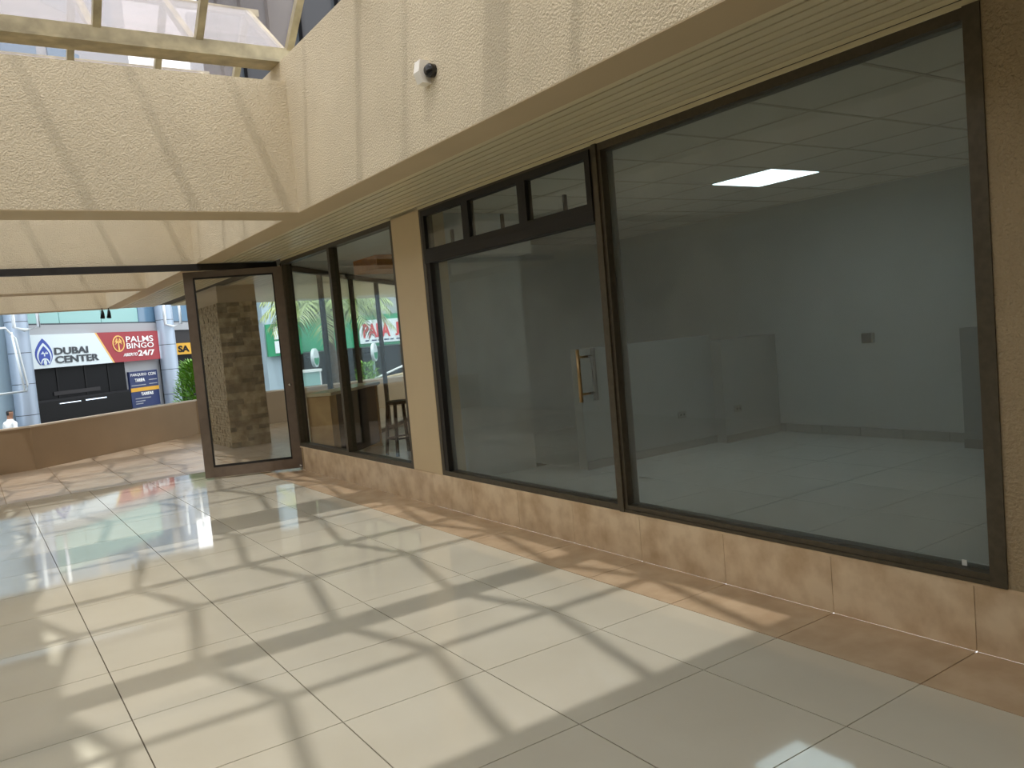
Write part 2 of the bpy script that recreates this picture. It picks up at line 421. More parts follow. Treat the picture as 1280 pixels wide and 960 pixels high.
# ------------------------------------------------------------------ skylight
sky = thing('skylight', 'zigzag metal-framed skylight of greyish panes over the passage', 'skylight', (-2.55, 0.95, 3.78))
SO = Vector(sky.location)
def sbox(name, lo, hi, m): return box(name, Vector(lo) - SO, Vector(hi) - SO, m, sky)
val = [-9.3, -7.75, -6.2, -4.07, -2.43, -0.74, 0.95, 2.745, 4.54, 6.08, 7.62, 9.66, 11.7]
thick = {-2.43, 0.95, 4.54, 7.62, 11.7}
bx = [-0.82, -1.53, -2.24, -2.95, -3.66, -4.30]
ZV, ZR = 3.86, 4.55
for y in val:
    w_ = 0.085 if y in thick else 0.045
    t = 0.12 if y in thick else 0.07
    sbox('valley_beam', (-4.42, y - w_, 3.785), (-0.72, y + w_, 3.785 + t), 'sky_metal')
    if y in thick: sbox('valley_flange', (-4.42, y - w_ - 0.03, 3.782), (-0.72, y + w_ + 0.03, 3.800), 'sky_metal')
for a, b in zip(val[:-1], val[1:]):
    m_ = (a + b) / 2
    sbox('ridge_bar', (-4.42, m_ - 0.03, ZR - 0.03), (-0.72, m_ + 0.03, ZR + 0.03), 'sky_metal')
    for x in bx:
        bar('glazing_bar', Vector((x, a, ZV)) - SO, Vector((x, m_, ZR)) - SO, 0.055, 0.06, 'sky_metal', sky)
        bar('glazing_bar', Vector((x, m_, ZR)) - SO, Vector((x, b, ZV)) - SO, 0.055, 0.06, 'sky_metal', sky)
    for i in range(len(bx) - 1):
        for p, q, zp, zq in ((a, m_, ZV, ZR), (m_, b, ZR, ZV)):
            P = Vector(((bx[i] + bx[i + 1]) / 2, p, zp + 0.036)) - SO; Q = Vector(((bx[i] + bx[i + 1]) / 2, q, zq + 0.036)) - SO
            bar('glazing_pane', P, Q, abs(bx[i] - bx[i + 1]) - 0.004, 0.006, 'sky_glass', sky)

# upper storey seen past the skylight
up = thing('upper_storey', 'dark upper storey with black framed window above the roof', 'building', (3.5, 8.0, 3.0))
box('wall', (-2.0, -3.4, 0), (2.0, 4.0, 6.0), 'dark_wall', up)
box('window_frame', (-2.06, -3.0, 1.0), (-2.0, 3.0, 1.12), 'black', up)
for y in (-3.0, -1.6, -0.2, 1.2, 2.6): box('window_frame', (-2.06, y, 1.12), (-2.0, y + 0.1, 5.4), 'black', up)

# ------------------------------------------------------------------ motion sensor on the fascia
ms = thing('motion_sensor', 'small white motion sensor with black lens on the cream fascia', 'sensor', (XF, -1.56, 2.965))
mb = MB(); mb.prism([(0.0, -0.065), (0.0, 0.065), (-0.06, 0.065), (-0.075, 0.0), (-0.055, -0.06)], -0.032, 0.032, 'y')
mb.V = [(v[0], v[1] + 0.03, v[2]) for v in mb.V]
mb.build('housing', 'sensor_white', ms)
mb = MB().tube([(-0.0, -0.040, -0.005), (-0.035, -0.042, -0.005), (-0.05, -0.044, -0.005)], [0.038, 0.038, 0.024], 18)
mb.build('lens', 'sensor_black', ms, smooth=True)

# ------------------------------------------------------------------ glass door leaf and its header
hx, hy = 0.03, 4.11
ang = math.atan2(4.54 - hy, -1.03 - hx); Ld = math.hypot(4.54 - hy, -1.03 - hx)
dr = thing('door_1', 'open glass door leaf in a wide brown metal frame', 'door', (hx, hy, 0), ang, kind='structure')
box('stile', (0.0, -0.025, 0.02), (0.115, 0.025, 2.49), 'door_brown', dr)
box('stile', (Ld - 0.105, -0.025, 0.02), (Ld, 0.025, 2.49), 'door_brown', dr)
box('bottom_rail', (0.115, -0.025, 0.02), (Ld - 0.105, 0.025, 0.14), 'door_brown', dr)
box('top_rail', (0.115, -0.025, 2.42), (Ld - 0.105, 0.025, 2.49), 'door_brown', dr)
for lo, hi in (((0.115, -0.02, 0.14), (0.13, 0.02, 2.42)), ((Ld - 0.122, -0.02, 0.14), (Ld - 0.105, 0.02, 2.42)), ((0.13, -0.02, 0.14), (Ld - 0.122, 0.02, 0.165)), ((0.13, -0.02, 2.40), (Ld - 0.122, 0.02, 2.42))):
    box('glazing_bead', lo, hi, 'gasket', dr)
box('glass_pane', (0.13, -0.004, 0.165), (Ld - 0.122, 0.004, 2.40), 'door_glass', dr)
MB().tube([(0.055, 0.024, 1.05), (0.055, 0.04, 1.05)], 0.018, 14).build('lock_cylinder', 'chrome', dr, smooth=True)
MB().tube([(0.03, 0.024, 0.05), (0.03, 0.036, 0.05)], 0.012, 10).build('pivot_cap', 'chrome', dr, smooth=True)
hd = thing('trim_door_head', 'dark door header bar spanning the passage', 'trim', (0, 0, 0), kind='structure')
box('header_bar', (XL, 4.28, 2.49), (0.02, 4.36, ZS - 0.007), 'black_frame', hd)
box('hinge_post', (0.05, 4.06, 0.0), (0.13, 4.16, ZS), 'black_frame', hd)

# ------------------------------------------------------------------ empty shop behind windows 1 and 2
ZF = 0.10; ZC = 2.55; XW = 4.12
sf = MB().box((0.16, -5.3, -0.05), (XW, 0.92, ZF - 0.010)).box((1.30, 0.92, -0.05), (XW, 3.0, ZF - 0.010)).build('floor_shop', 'grout'); tag(sf, 'pale tiled floor of the empty shop behind the glass', 'floor', kind='structure')
for i in range(7):
    for j in range(13):
        x0 = 0.16 + T * i; y0 = -5.214 + T * j
        x1 = min(x0 + T, XW); y1 = min(y0 + T, 3.0)
        if y0 > 0.5 and x0 < 1.2:
            if y0 < 0.9: y1 = 0.92
            elif x1 > 1.35: x0 = 1.30
            else: continue
        if x1 - x0 < 0.02 or y1 - y0 < 0.02: continue
        tile_at('floor_tile', sf, x0, x1, y0, y1, 'shop_tile', ZF, g=0.006)
cs = MB().box((0.12, -5.3, ZC + 0.015), (XW, 0.92, ZC + 0.05)).box((1.30, 0.92, ZC + 0.015), (XW, 3.0, ZC + 0.05)).build('ceiling_shop', 'tbar'); tag(cs, 'suspended ceiling of mineral panels inside the empty shop', 'ceiling', kind='structure')
cg = 0.645
gx = [0.15 + cg * k for k in range(8)]; gy = [-5.37 + cg * k for k in range(15)]
for i in range(len(gx) - 1):
    for j in range(len(gy) - 1):
        a, b = gx[i], min(gx[i + 1], XW); c, d = max(gy[j], -5.3), min(gy[j + 1], 3.0)
        if c > 0.3 and a < 1.2:
            if c < 0.9: d = 0.92
            elif b > 1.35: a = 1.30
            else: continue
        if b - a < 0.05 or d - c < 0.05: continue
        if i == 3 and j == 6:
            continue
        tile_at('ceiling_panel', cs, a, b, c, d, 'ceiling_tile', ZC + 0.014, th=0.012, g=0.022)
bars = MB()
for x in gx[1:]:
    if x < XW: bars.box((x - 0.012, -5.3, ZC), (x + 0.012, 3.0 if x > 1.4 else 0.92, ZC + 0.004))
for y in gy[1:]:
    if y < 3.0: bars.box((0.12 if y < 0.9 else 1.30, y - 0.012, ZC - 0.001), (XW, y + 0.012, ZC + 0.003))
bars.build('ceiling_grid', 'tbar', cs).location = -cs.location
lp = thing('ceiling_light', 'lit square panel light in the empty shop ceiling', 'light', (gx[3] + cg / 2 , gy[6] + cg / 2, ZC))
box('frame', (-cg / 2, -cg / 2, 0.0), (cg / 2, cg / 2, 0.012), 'white_paint', lp)
box('diffuser', (-cg / 2 + 0.02, -cg / 2 + 0.02, -0.004), (cg / 2 - 0.02, cg / 2 - 0.02, 0.0), 'led', lp)
for nm, lo, hi, m, lab in (('wall_shop_back', (XW, -5.3, 0), (XW + 0.15, 3.0, 2.7), 'shop_wall', 'pale grey back wall of the empty shop'),
                           ('wall_shop_far', (1.22, 3.0, 0), (XW + 0.15, 3.12, 2.7), 'shop_wall', 'white side wall between the two shops'),
                           ('wall_shop_near', (0.30, -5.45, 0), (XW + 0.15, -5.3, 2.7), 'shop_wall', 'white side wall of the empty shop behind the stucco wall')):
    tag(box(nm, lo, hi, m), lab, 'wall', kind='structure')
tag(MB().box((0.24, 0.92, 0), (1.30, 1.0, 2.7)).box((1.22, 1.0, 0), (1.30, 3.0, 2.7)).build('wall_shop_return', 'shop_wall'), 'white corner wall inside the empty shop beside the pillar', 'wall', kind='structure')
tag(box('wall_shop_bulkhead', (0.30, 0.62, 2.18), (1.24, 0.92, ZC), 'shop_wall'), 'boxed white bulkhead under the shop ceiling beside the pillar', 'bulkhead', kind='structure')
bb = thing('baseboard_shop', 'grey tile skirting along the empty shop back wall', 'skirting', kind='structure')
y = -5.3
while y < 3.0:
    box('skirting_tile', (XW - 0.012, y + 0.003, ZF), (XW, min(y + 0.45, 3.0) - 0.003, ZF + 0.09), 'shop_grey', bb); y += 0.45
pw = thing('partition', 'waist-high grey partition inside the empty shop left of the back wall', 'partition', (2.6, 0.34, ZF))
box('panel', (-1.15, -0.04, 0), (0.62, 0.08, 1.14), 'shop_grey', pw)
box('panel', (0.62, -0.18, 0), (1.50, 0.08, 1.08), 'shop_grey', pw)
box('skirting', (-1.15, -0.052, 0), (0.62, -0.04, 0.08), 'socket', pw)
box('skirting', (0.62, -0.192, 0), (1.50, -0.18, 0.08), 'socket', pw)
pn = thing('partition', 'low grey partition at the right end of the shop back wall', 'partition', (3.9, -2.4, ZF))
box('panel', (-0.02, -1.6, 0), (0.10, 0.45, 1.05), 'shop_grey', pn)
box('skirting', (-0.032, -1.6, 0), (-0.02, 0.45, 0.08), 'socket', pn)
for nm, lab, c, s in (('wall_socket', 'left socket plate on the grey shop partition', (2.73, 0.300, 0.46), (0.11, 0.012, 0.07)),
                      ('wall_socket', 'right socket plate on the grey shop partition', (3.42, 0.160, 0.44), (0.11, 0.012, 0.07))):
    o = thing(nm, lab, 'socket', (c[0], c[1], c[2]))
    box('plate', (-s[0] / 2, -s[1], -s[2] / 2), (s[0] / 2, 0.0, s[2] / 2), 'socket', o, bev=0.003)
    for dx in (-0.022, 0.022): MB().tube([(dx, -s[1] - 0.002, 0), (dx, -s[1] + 0.001, 0)], 0.012, 10).build('outlet', 'gasket', o)
o = thing('junction_box', 'dark wall box mounted on the shop back wall', 'box', (XW, -0.95, 1.09))
box('body', (-0.05, -0.06, -0.05), (0.0, 0.06, 0.05), 'socket', o, bev=0.006); box('lid', (-0.058, -0.052, -0.042), (-0.05, 0.052, 0.042), 'gasket', o, bev=0.003)

# ------------------------------------------------------------------ corner shop behind window 3, with its diagonal glass wall

def poly_slab(name, pts, z0, z1, m, parent=None):
    return MB().prism(pts, z0, z1, 'z').build(name, m, parent)
P0 = Vector((0.10, 4.32)); P1 = Vector((3.4, 7.82)); dd = (P1 - P0).normalized(); dang = math.atan2(dd.y, dd.x); DL = (P1 - P0).length
s2poly = [(0.16, 1.0), (0.16, 4.34), (3.4, 7.80), (3.4, 3.12), (1.22, 3.12), (1.22, 1.0)]
tag(poly_slab('floor_corner_shop', s2poly, -0.09, 0.0, 'terrace_tile'), 'tan floor of the corner shop', 'floor', kind='structure')
tag(poly_slab('ceiling_corner_shop', s2poly, ZC - 0.02, ZC + 0.01, 'shop_wall'), 'plain ceiling of the corner shop', 'ceiling', kind='structure')
tag(poly_slab('floor_corner_sub', [(0.0, 4.06), (0.0, 5.28), (1.1, 5.28)] , -0.09, -0.001, 'terrace_tile'), 'tan threshold floor outside the corner shop glass', 'floor', kind='structure')
tag(box('wall_corner_shop_right', (3.4, 3.12, 0), (3.52, 7.9, 2.7), 'shop_wall'), 'white side wall of the corner shop', 'wall', kind='structure')
dw = thing('window_4', 'diagonal glass wall of the corner shop with bronze mullions', 'window', (P0.x, P0.y, 0), dang, kind='structure')
box('frame_head', (0, -0.03, 2.46), (DL, 0.03, 2.55), 'bronze', dw)
box('frame_sill', (0, -0.03, 0.0), (DL, 0.03, 0.06), 'bronze', dw)
mx_ = [0.03, 1.15, 2.35, 3.55, DL - 0.03]
for x in mx_: box('mullion', (x - 0.03, -0.03, 0.06), (x + 0.03, 0.03, 2.46), 'bronze', dw)
for a, b in zip(mx_[:-1], mx_[1:]): box('glass_pane', (a + 0.03, -0.003, 0.06), (b - 0.03, 0.003, 2.46), 'clear_glass', dw)
# counter along the diagonal glass
ct = thing('counter', 'pale wood counter with dark front inside the corner shop', 'counter', (0.36, 3.86, 0.0), math.radians(45))
box('side_panel', (0.0, 0.0, 0.0), (0.04, 0.30, 0.87), 'desk_wood', ct)
box('front_panel', (0.20, 0.02, 0.06), (1.62, 0.04, 0.87), 'desk_front', ct)
box('end_post', (0.04, 0.0, 0.0), (0.20, 0.30, 0.87), 'desk_wood', ct)
box('side_panel', (1.62, 0.0, 0.0), (1.66, 0.30, 0.87), 'desk_wood', ct)
box('worktop', (-0.02, -0.03, 0.87), (1.70, 0.31, 0.91), 'desk_top', ct, bev=0.004)
# stool in front of the counter
st = thing('bar_stool', 'black bar stool in front of the pale counter', 'stool', (1.30, 3.90, 0.0))
MB().tube([(0, 0, 0.66), (0, 0, 0.70)], 0.17, 20).build('seat', 'black', st, smooth=False)
for sx in (-1, 1):
    for sy in (-1, 1): bar('leg', (0.16 * sx, 0.16 * sy, 0.0), (0.11 * sx, 0.11 * sy, 0.66), 0.035, 0.035, 'black', st)
for a, b in (((-.145, -.145), (.145, -.145)), ((.145, -.145), (.145, .145)), ((.145, .145), (-.145, .145)), ((-.145, .145), (-.145, -.145))):
    bar('foot_rail', (a[0], a[1], 0.22), (b[0], b[1], 0.22), 0.02, 0.02, 'black', st)
pe = thing('pelmet_box', 'orange wooden box pelmet hanging from the corner shop ceiling', 'pelmet', (1.35, 3.9, 2.355))
box('front_board', (-0.35, -0.45, 0.0), (0.45, -0.42, 0.17), 'orange_wood', pe); box('side_board', (-0.38, -0.45, 0.0), (-0.35, 0.25, 0.17), 'orange_wood', pe)
box('bottom_board', (-0.35, -0.42, 0.0), (0.45, 0.25, 0.02), 'orange_wood', pe)

# ------------------------------------------------------------------ stone clad column on the terrace
sc = thing('stone_column', 'square terrace column clad in tan split stone', 'column', (0.07, 7.47, 0.0))
CW, CDp, CH = 0.62, 1.45, 2.30
box('core', (0.02, 0.02, 0.0), (CW, CDp, ZS), 'paint', sc)
z = 0.0
while z < CH - 0.02:
    h = random.choice((0.05, 0.07, 0.085, 0.10)); h = min(h, CH - z); x = 0.0
    while x < CW - 0.01:
        w = round(random.choice((0.10, 0.15, 0.20, 0.26)), 2)
        if CW - x - w < 0.07: w = CW - x
        d = random.choice((0.0, 0.006, 0.012))
        box('stone', (x + 0.001, d, z + 0.001), (x + w - 0.001, 0.02, z + h - 0.001), 'stone', sc)
        x += w
    z += h
mb = MB(); z = 0.0
while z < CH - 0.01:
    h = min(0.045, CH - z); y = 0.02 + random.uniform(-0.04, 0)
    while y < CDp - 0.01:
        w = random.uniform(0.05, 0.12); y2 = min(y + w, CDp)
        mb.box((random.uniform(-0.004, 0.010), max(y, 0.021) + 0.002, z + 0.002), (0.02, y2 - 0.002, z + h - 0.002)); y = y2
    z += h
tag(mb.build('pebble_cladding', 'pebble', sc), 'small pale mosaic stones on the side face', kind='stuff')

# ------------------------------------------------------------------ parapet of the terrace
par = MB()
pp = [(-5.2, 8.42), (-2.56, 8.63), (0.34, 10.87), (7.5, 11.25)]
off = 0.14
for (a, b) in zip(pp[:-1], pp[1:]):
    A, B = Vector(a), Vector(b); t = (B - A).normalized(); nn = Vector((-t.y, t.x)) * off
    par.prism([A, B, B + nn, A + nn], 0.0, 0.645, 'z')
po = par.build('wall_parapet', 'parapet'); tag(po, 'brown painted parapet wall around the terrace', 'wall', kind='structure')
cp = MB()
for (a, b) in zip(pp[:-1], pp[1:]):
    A, B = Vector(a), Vector(b); t = (B - A).normalized(); nn = Vector((-t.y, t.x))
    cp.prism([A - nn * 0.01, B - nn * 0.01, B + nn * (off + 0.02), A + nn * (off + 0.02)], 0.645, 0.67, 'z')
cp.build('coping', 'coping', po)
# pair of floodlights under the outer beam
for x, lab in ((-1.02, 'left one of two dark spotlights under the outer beam'), (-0.91, 'right one of two dark spotlights under the outer beam')):
    o = thing('spotlight', lab, 'spotlight', (x, 11.45, ZS - 0.006), group='spotlights under the outer beam')
    MB().tube([(0, 0, 0), (0, 0, -0.05)], 0.008, 8).build('stem', 'black', o)
    MB().tube([(0, 0.0, -0.04), (0.0, -0.01, -0.10), (-0.01, -0.02, -0.19)], [0.018, 0.03, 0.042], 12).build('lamp_head', 'black', o, smooth=True)

# ------------------------------------------------------------------ street
GZ = -1.05
gr = box('floor_street', (-30, 12.2, GZ - 0.1), (40, 40, GZ), 'asphalt'); tag(gr, 'grey street below the terrace', 'street', kind='structure')
g2 = box('wall_terrace_base', (-5.2, 12.0, GZ), (7.5, 12.2, -0.14), 'parapet'); tag(g2, 'terrace retaining wall towards the street', 'wall', kind='structure')
FO = (-2.0396, 17.6419, GZ); FA = math.radians(41.2297)
bd = thing('gaming_centre_building', 'white and teal building with dark entrance beyond the parapet', 'building', FO, FA)
box('wall', (-7.0, 0.16, 0.0), (-0.20, 0.5, 16.0), 'facade_white', bd)  # raised high above the roof to grey the skylight panes
box('wall', (3.45, 0.10, 0.0), (5.0, 0.5, 2.62), 'facade_grey', bd)
box('canopy_band', (-0.20, 0.02, 3.46), (6.9, 0.5, 3.70), 'facade_grey', bd)
for i in range(5):
    x = -0.20 + i * 1.48
    box('balcony_panel', (x + 0.01, 0.06, 3.74), (x + 1.47, 0.10, 4.75), 'teal_glass' if i < 3 else 'blue_glass', bd)
box('balcony_rail', (-0.20, 0.05, 3.70), (7.2, 0.12, 3.74), 'letter_dark', bd)
box('raised_upper_wall', (-0.55, 1.2, 3.70), (6.6, 1.5, 16.0), 'facade_grey', bd)  # built extra tall, an added backdrop behind the skylight panes
for zf in (5.0, 7.6, 10.2, 12.8):
    for k in range(4): box('upper_window', (0.0 + k * 1.6, 1.16, zf), (1.2 + k * 1.6, 1.2, zf + 1.5), 'blue_glass', bd)  # windows put on the added backdrop
box('entrance_glass', (0.05, 0.06, 0.0), (3.45, 0.12, 2.62), 'dark_glass', bd)
for x in (0.05, 0.95, 1.9, 2.75): box('entrance_mullion', (x, 0.045, 0.0), (x + 0.05, 0.06, 2.62), 'black', bd)
box('entrance_band', (0.8, 0.035, 1.88), (2.4, 0.045, 1.98), 'dark_wall', bd)
box('dark_opening', (5.0, 0.12, 0.0), (6.9, 0.3, 3.0), 'black', bd)  # black sheet in place of the unlit opening below the yellow sign
box('beam', (5.0, 0.08, 3.0), (6.9, 0.3, 3.46), 'dark_wall', bd)
bk = thing('entrance_counter', 'black counter with two light tubes under the entrance sign', 'counter', (-2.0396, 17.6419, GZ), FA)
box('body', (0.06, -0.10, 0.0), (3.42, 0.04, 1.80), 'black', bk, bev=0.05)
box('light_tube', (0.80, -0.112, 1.66), (1.50, -0.10, 1.678), 'tube_light', bk)
box('light_tube', (1.68, -0.112, 1.66), (2.42, -0.10, 1.685), 'tube_light', bk)
# the big sign
R90 = (math.pi / 2, 0, 0)
sg = thing('entrance_sign', 'white and red sign reading DUBAI CENTER and PALMS BINGO', 'sign', FO, FA)
sg.location = Vector(FO) + Vector((0, 0, 2.60))
MB().prism([(0.08, 0), (2.84, 0), (2.27, 0.85), (0.08, 0.85)], -0.10, 0.02, 'y').build('white_panel', 'sign_white', sg)
MB().prism([(2.90, 0), (4.81, 0), (4.81, 0.85), (2.33, 0.85)], -0.10, 0.02, 'y').build('red_panel', 'sign_red', sg)
MB().prism([(2.84, 0), (2.90, 0), (2.33, 0.85), (2.27, 0.85)], -0.104, 0.02, 'y').build('gold_stripe', 'sign_gold', sg)
text('lettering', 'DUBAI', 0.26, 'letter_dark', sg, (0.82, -0.115, 0.32), R90, 1.14, bold=0.007, height=0.185)
text('lettering', 'CENTER', 0.26, 'letter_dark', sg, (0.82, -0.115, 0.10), R90, 1.50, bold=0.007, height=0.185)
text('lettering', 'PALMS', 0.24, 'letter_white', sg, (3.42, -0.115, 0.545), R90, 1.14, bold=0.002, height=0.17)
text('lettering', 'BINGO', 0.24, 'letter_white', sg, (3.42, -0.115, 0.365), R90, 1.14, bold=0.001, height=0.155)
text('lettering', 'ABIERTO', 0.14, 'letter_white', sg, (3.25, -0.115, 0.15), R90, 0.58, bold=0.002, shear=0.3, height=0.09)
text('lettering', '24/7', 0.2, 'letter_white', sg, (3.86, -0.115, 0.13), R90, 0.70, bold=0.005, height=0.17)
# pointed arch emblem
def leaf_shape(w, h, n=10, z0=0.0, cut=0.0):
    L = []
    for i in range(n + 1):
        t = i / n; zz = z0 + t * h; ww = w * math.sin(math.pi * (0.18 + 0.82 * t)) ** 0.9 if t < 1 else 0
        L.append((ww, zz))
    return [(a, b) for a, b in L] + [(-a, b) for a, b in reversed(L[:-1])]
em = MB().prism([(0.49 + a, b) for a, b in leaf_shape(0.27, 0.66, z0=0.09)], -0.110, -0.10, 'y').build('emblem', 'emblem_blue', sg)
MB().prism([(0.49 + a, b) for a, b in leaf_shape(0.225, 0.55, z0=0.09)], -0.114, -0.110, 'y').build('emblem_ring', 'sign_white', em).location = (0, 0, 0)
MB().prism([(0.49 + a, b) for a, b in leaf_shape(0.185, 0.47, z0=0.09)], -0.118, -0.114, 'y').build('emblem_field', 'emblem_blue', em)
def ring(cx, cz, r0, r1, y0, y1, n=28, a0=0, a1=2 * math.pi, name='ring', m='sign_gold', par=None):
    V = []; F = []
    for i in range(n + 1):
        t = a0 + (a1 - a0) * i / n; c, s_ = math.cos(t), math.sin(t)
        V += [(cx + r0 * c, y0, cz + r0 * s_), (cx + r1 * c, y0, cz + r1 * s_), (cx + r0 * c, y1, cz + r0 * s_), (cx + r1 * c, y1, cz + r1 * s_)]
    for i in range(n):
        k = 4 * i
        F += [(k, k + 4, k + 5, k + 1), (k + 2, k + 3, k + 7, k + 6), (k, k + 2, k + 6, k + 4), (k + 1, k + 5, k + 7, k + 3)]
    return mesh(name, V, F, m, par)
mb = MB()
for a in (-1.15, -0.6, 0.6, 1.15):
    mb.prism([(0.49, 0.36), (0.49 + 0.10 * math.sin(a) + 0.02, 0.37 + 0.07 * math.cos(a)), (0.49 + 0.12 * math.sin(a), 0.32 + 0.09 * math.cos(a))], -0.122, -0.118, 'y')
mb.prism([(0.47, 0.30), (0.51, 0.30), (0.50, 0.38), (0.48, 0.38)], -0.122, -0.118, 'y')
mb.build('emblem_palm', 'sign_white', em)
ring(0.49, 0.12, 0.10, 0.135, -0.122, -0.118, 20, 0, math.pi, 'emblem_arch', 'sign_white', em)
MB().prism([(0.49 + a, b) for a, b in leaf_shape(0.05, 0.16, z0=0.08)], -0.122, -0.118, 'y').build('emblem_drop', 'sign_white', em)
rg = ring(3.12, 0.52, 0.20, 0.232, -0.115, -0.10, 32, name='palm_badge', m='sign_gold', par=sg)
mb = MB(); mb.prism([(3.09, 0.33), (3.15, 0.33), (3.135, 0.56), (3.105, 0.56)], -0.114, -0.10, 'y')
for a in (-2.0, -1.35, -0.6, 0.6, 1.35, 2.0):
    ex, ez = 3.12 + 0.16 * math.sin(a), 0.56 + 0.10 * math.cos(a) - 0.03
    mxp, mzp = 3.12 + 0.09 * math.sin(a), 0.60 + 0.08 * math.cos(a)
    mb.prism([(3.11, 0.55), (mxp, mzp + 0.02), (ex, ez), (mxp, mzp - 0.035)], -0.116, -0.10, 'y')
mb.build('badge_palm', 'sign_gold', rg)
# tariff board
tb = thing('tariff_board', 'navy blue tariff board with yellow band beside the entrance', 'sign', Vector(FO) + Vector((0, 0, 1.24)), FA)
box('board', (3.55, 0.03, 0.0), (4.75, 0.09, 1.05), 'navy', tb)
box('yellow_band', (3.55, 0.02, 0.46), (4.75, 0.03, 0.57), 'yellow_sign', tb)
text('lettering', 'PARQUEO', 0.12, 'letter_white', tb, (3.60, 0.02, 0.90), R90, 0.66, height=0.09, depth=0.004)
text('lettering', 'CON', 0.12, 'letter_white', tb, (4.34, 0.02, 0.90), R90, 0.32, height=0.09, depth=0.004)
text('lettering', 'TARIFA', 0.12, 'letter_white', tb, (3.75, 0.02, 0.74), R90, 0.42, height=0.10, depth=0.004, bold=0.003)
text('lettering', 'TARIFAS', 0.12, 'letter_white', tb, (3.95, 0.02, 0.33), R90, 0.52, height=0.09, depth=0.004, bold=0.003)
for i, (a, b, z) in enumerate(((3.6, 4.2, 0.63), (4.35, 4.7, 0.76), (4.35, 4.7, 0.64), (3.7, 4.35, 0.24), (3.7, 4.1, 0.16), (3.7, 4.0, 0.09))):
    box('print_line', (a, 0.024, z), (b, 0.03, z + 0.025), 'facade_grey', tb)
# round columns
for s_, lab in ((-0.24, 'left one of two round pale metal clad columns flanking the entrance sign'), (5.16, 'right one of two round pale metal clad columns flanking the entrance sign')):
    o = thing('clad_column', lab, 'column', Vector(FO) + Vector((math.cos(FA) * s_ + math.sin(FA) * 0.12, math.sin(FA) * s_ - math.cos(FA) * 0.12, 0)), FA)
    z = 0.0
    while z < 6.0:
        MB().tube([(0, 0, z), (0, 0, z + 0.74)], 0.255, 32, cap=False).build('cladding_sheet', 'column_metal', o, smooth=True)
        MB().tube([(0, 0, z + 0.74), (0, 0, z + 0.755)], 0.245, 32, cap=False).build('joint', 'dark_wall', o, smooth=True)
        z += 0.755
    MB().tube([(-0.36, -0.30, 4.9), (-0.36, -0.30, 3.62), (-0.1, -0.34, 3.55), (0.36, -0.30, 3.62), (0.36, -0.30, 4.9)], 0.04, 10).build('pipe_bracket', 'pipe_white', o, smooth=True)
# white pipe frame on the far left
pf = thing('pipe_frame', 'white pipe frame in front of the left clad column', 'frame', Vector(FO) + Vector((-0.15, -0.95, 0)), FA)
MB().tube([(-1.6, 0, 3.55), (-0.30, 0, 3.60), (-0.05, 0, 3.35), (0.12, 0, 2.25), (0.08, 0, 2.1), (-1.6, 0, 2.08)], 0.026, 10).build('pipe', 'pipe_white', pf, smooth=True)
MB().tube([(-0.15, 0, 3.5), (0.02, 0, 2.1)], 0.025, 8).build('pipe', 'pipe_white', pf, smooth=True)
# exit sign
sx_ = thing('yellow_sign_board', 'yellow sign board with black letters SA beside the right column', 'sign', Vector(FO) + Vector((0, 0, 2.68)), FA)
box('board', (5.62, 0.0, 0.0), (6.9, 0.05, 0.36), 'yellow_sign', sx_)
text('lettering', 'SA', 0.3, 'black', sx_, (5.80, -0.01, 0.07), R90, 0.55, bold=0.012, height=0.21)

# second street front, square to the passage
FY = 22.0
b2 = thing('green_restaurant_building', 'green fronted restaurant building seen through the corner shop glass', 'building', (4.1, FY, GZ))
box('wall', (0.0, 0.9, 0.0), (16, 1.2, 14.0), 'facade_grey', b2)  # extra height added as grey ground behind the skylight
box('green_band', (1.9, 0.15, 2.40), (16, 0.9, 3.55), 'green_sign', b2)
box('shopfront_glass', (1.9, 0.7, 0.0), (16, 0.8, 2.36), 'dark_glass', b2)
for x in (1.9, 3.6, 5.3, 7.0, 8.7, 10.4): box('shopfront_mullion', (x, 0.62, 0.0), (x + 0.08, 0.7, 2.36), 'facade_white', b2)
box('pier', (1.2, 0.2, 0.0), (1.9, 0.9, 14.0), 'facade_white', b2)  # height added along with the raised wall behind it
box('upper_window', (0.1, 0.85, 4.1), (1.1, 0.9, 5.4), 'teal_glass', b2)
box('upper_window', (3.0, 0.85, 4.3), (9.0, 0.9, 6.0), 'blue_glass', b2)
ps = thing('restaurant_sign', 'white sign with red letters PAPA JO on the green band', 'sign', (8.75, FY + 0.15, 1.46))
MB().prism([(0, 0), (2.6, 0), (2.6, 0.85), (0.35, 0.85), (0.0, 0.55)], -0.06, 0.0, 'y').build('panel', 'sign_white', ps)
text('lettering', 'PAPA', 0.6, 'papa_red', ps, (0.14, -0.075, 0.20), R90, 1.08, bold=0.02, height=0.52)
text('lettering', 'JO', 0.6, 'papa_red', ps, (1.42, -0.075, 0.20), R90, 0.60, bold=0.02, height=0.52)
for k in range(7): box('small_print', (0.2 + k * 0.25, -0.066, 0.07), (0.2 + k * 0.25 + (0.2 if k % 2 else 0.14), -0.06, 0.12), 'navy', ps)
pm = thing('menu_sign', 'pair of white menu boards on green at the building corner', 'sign', (5.55, FY - 0.05, 1.45))
box('backing', (-0.25, 0.0, -0.15), (0.95, 0.12, 0.95), 'green_sign', pm)
box('bracket', (0.0, 0.12, 0.35), (0.3, 0.24, 0.45), 'black', pm)
box('board', (0.0, -0.03, 0.42), (0.75, 0.0, 0.85), 'sign_white', pm); box('board', (0.0, -0.03, -0.05), (0.75, 0.0, 0.36), 'sign_white', pm)
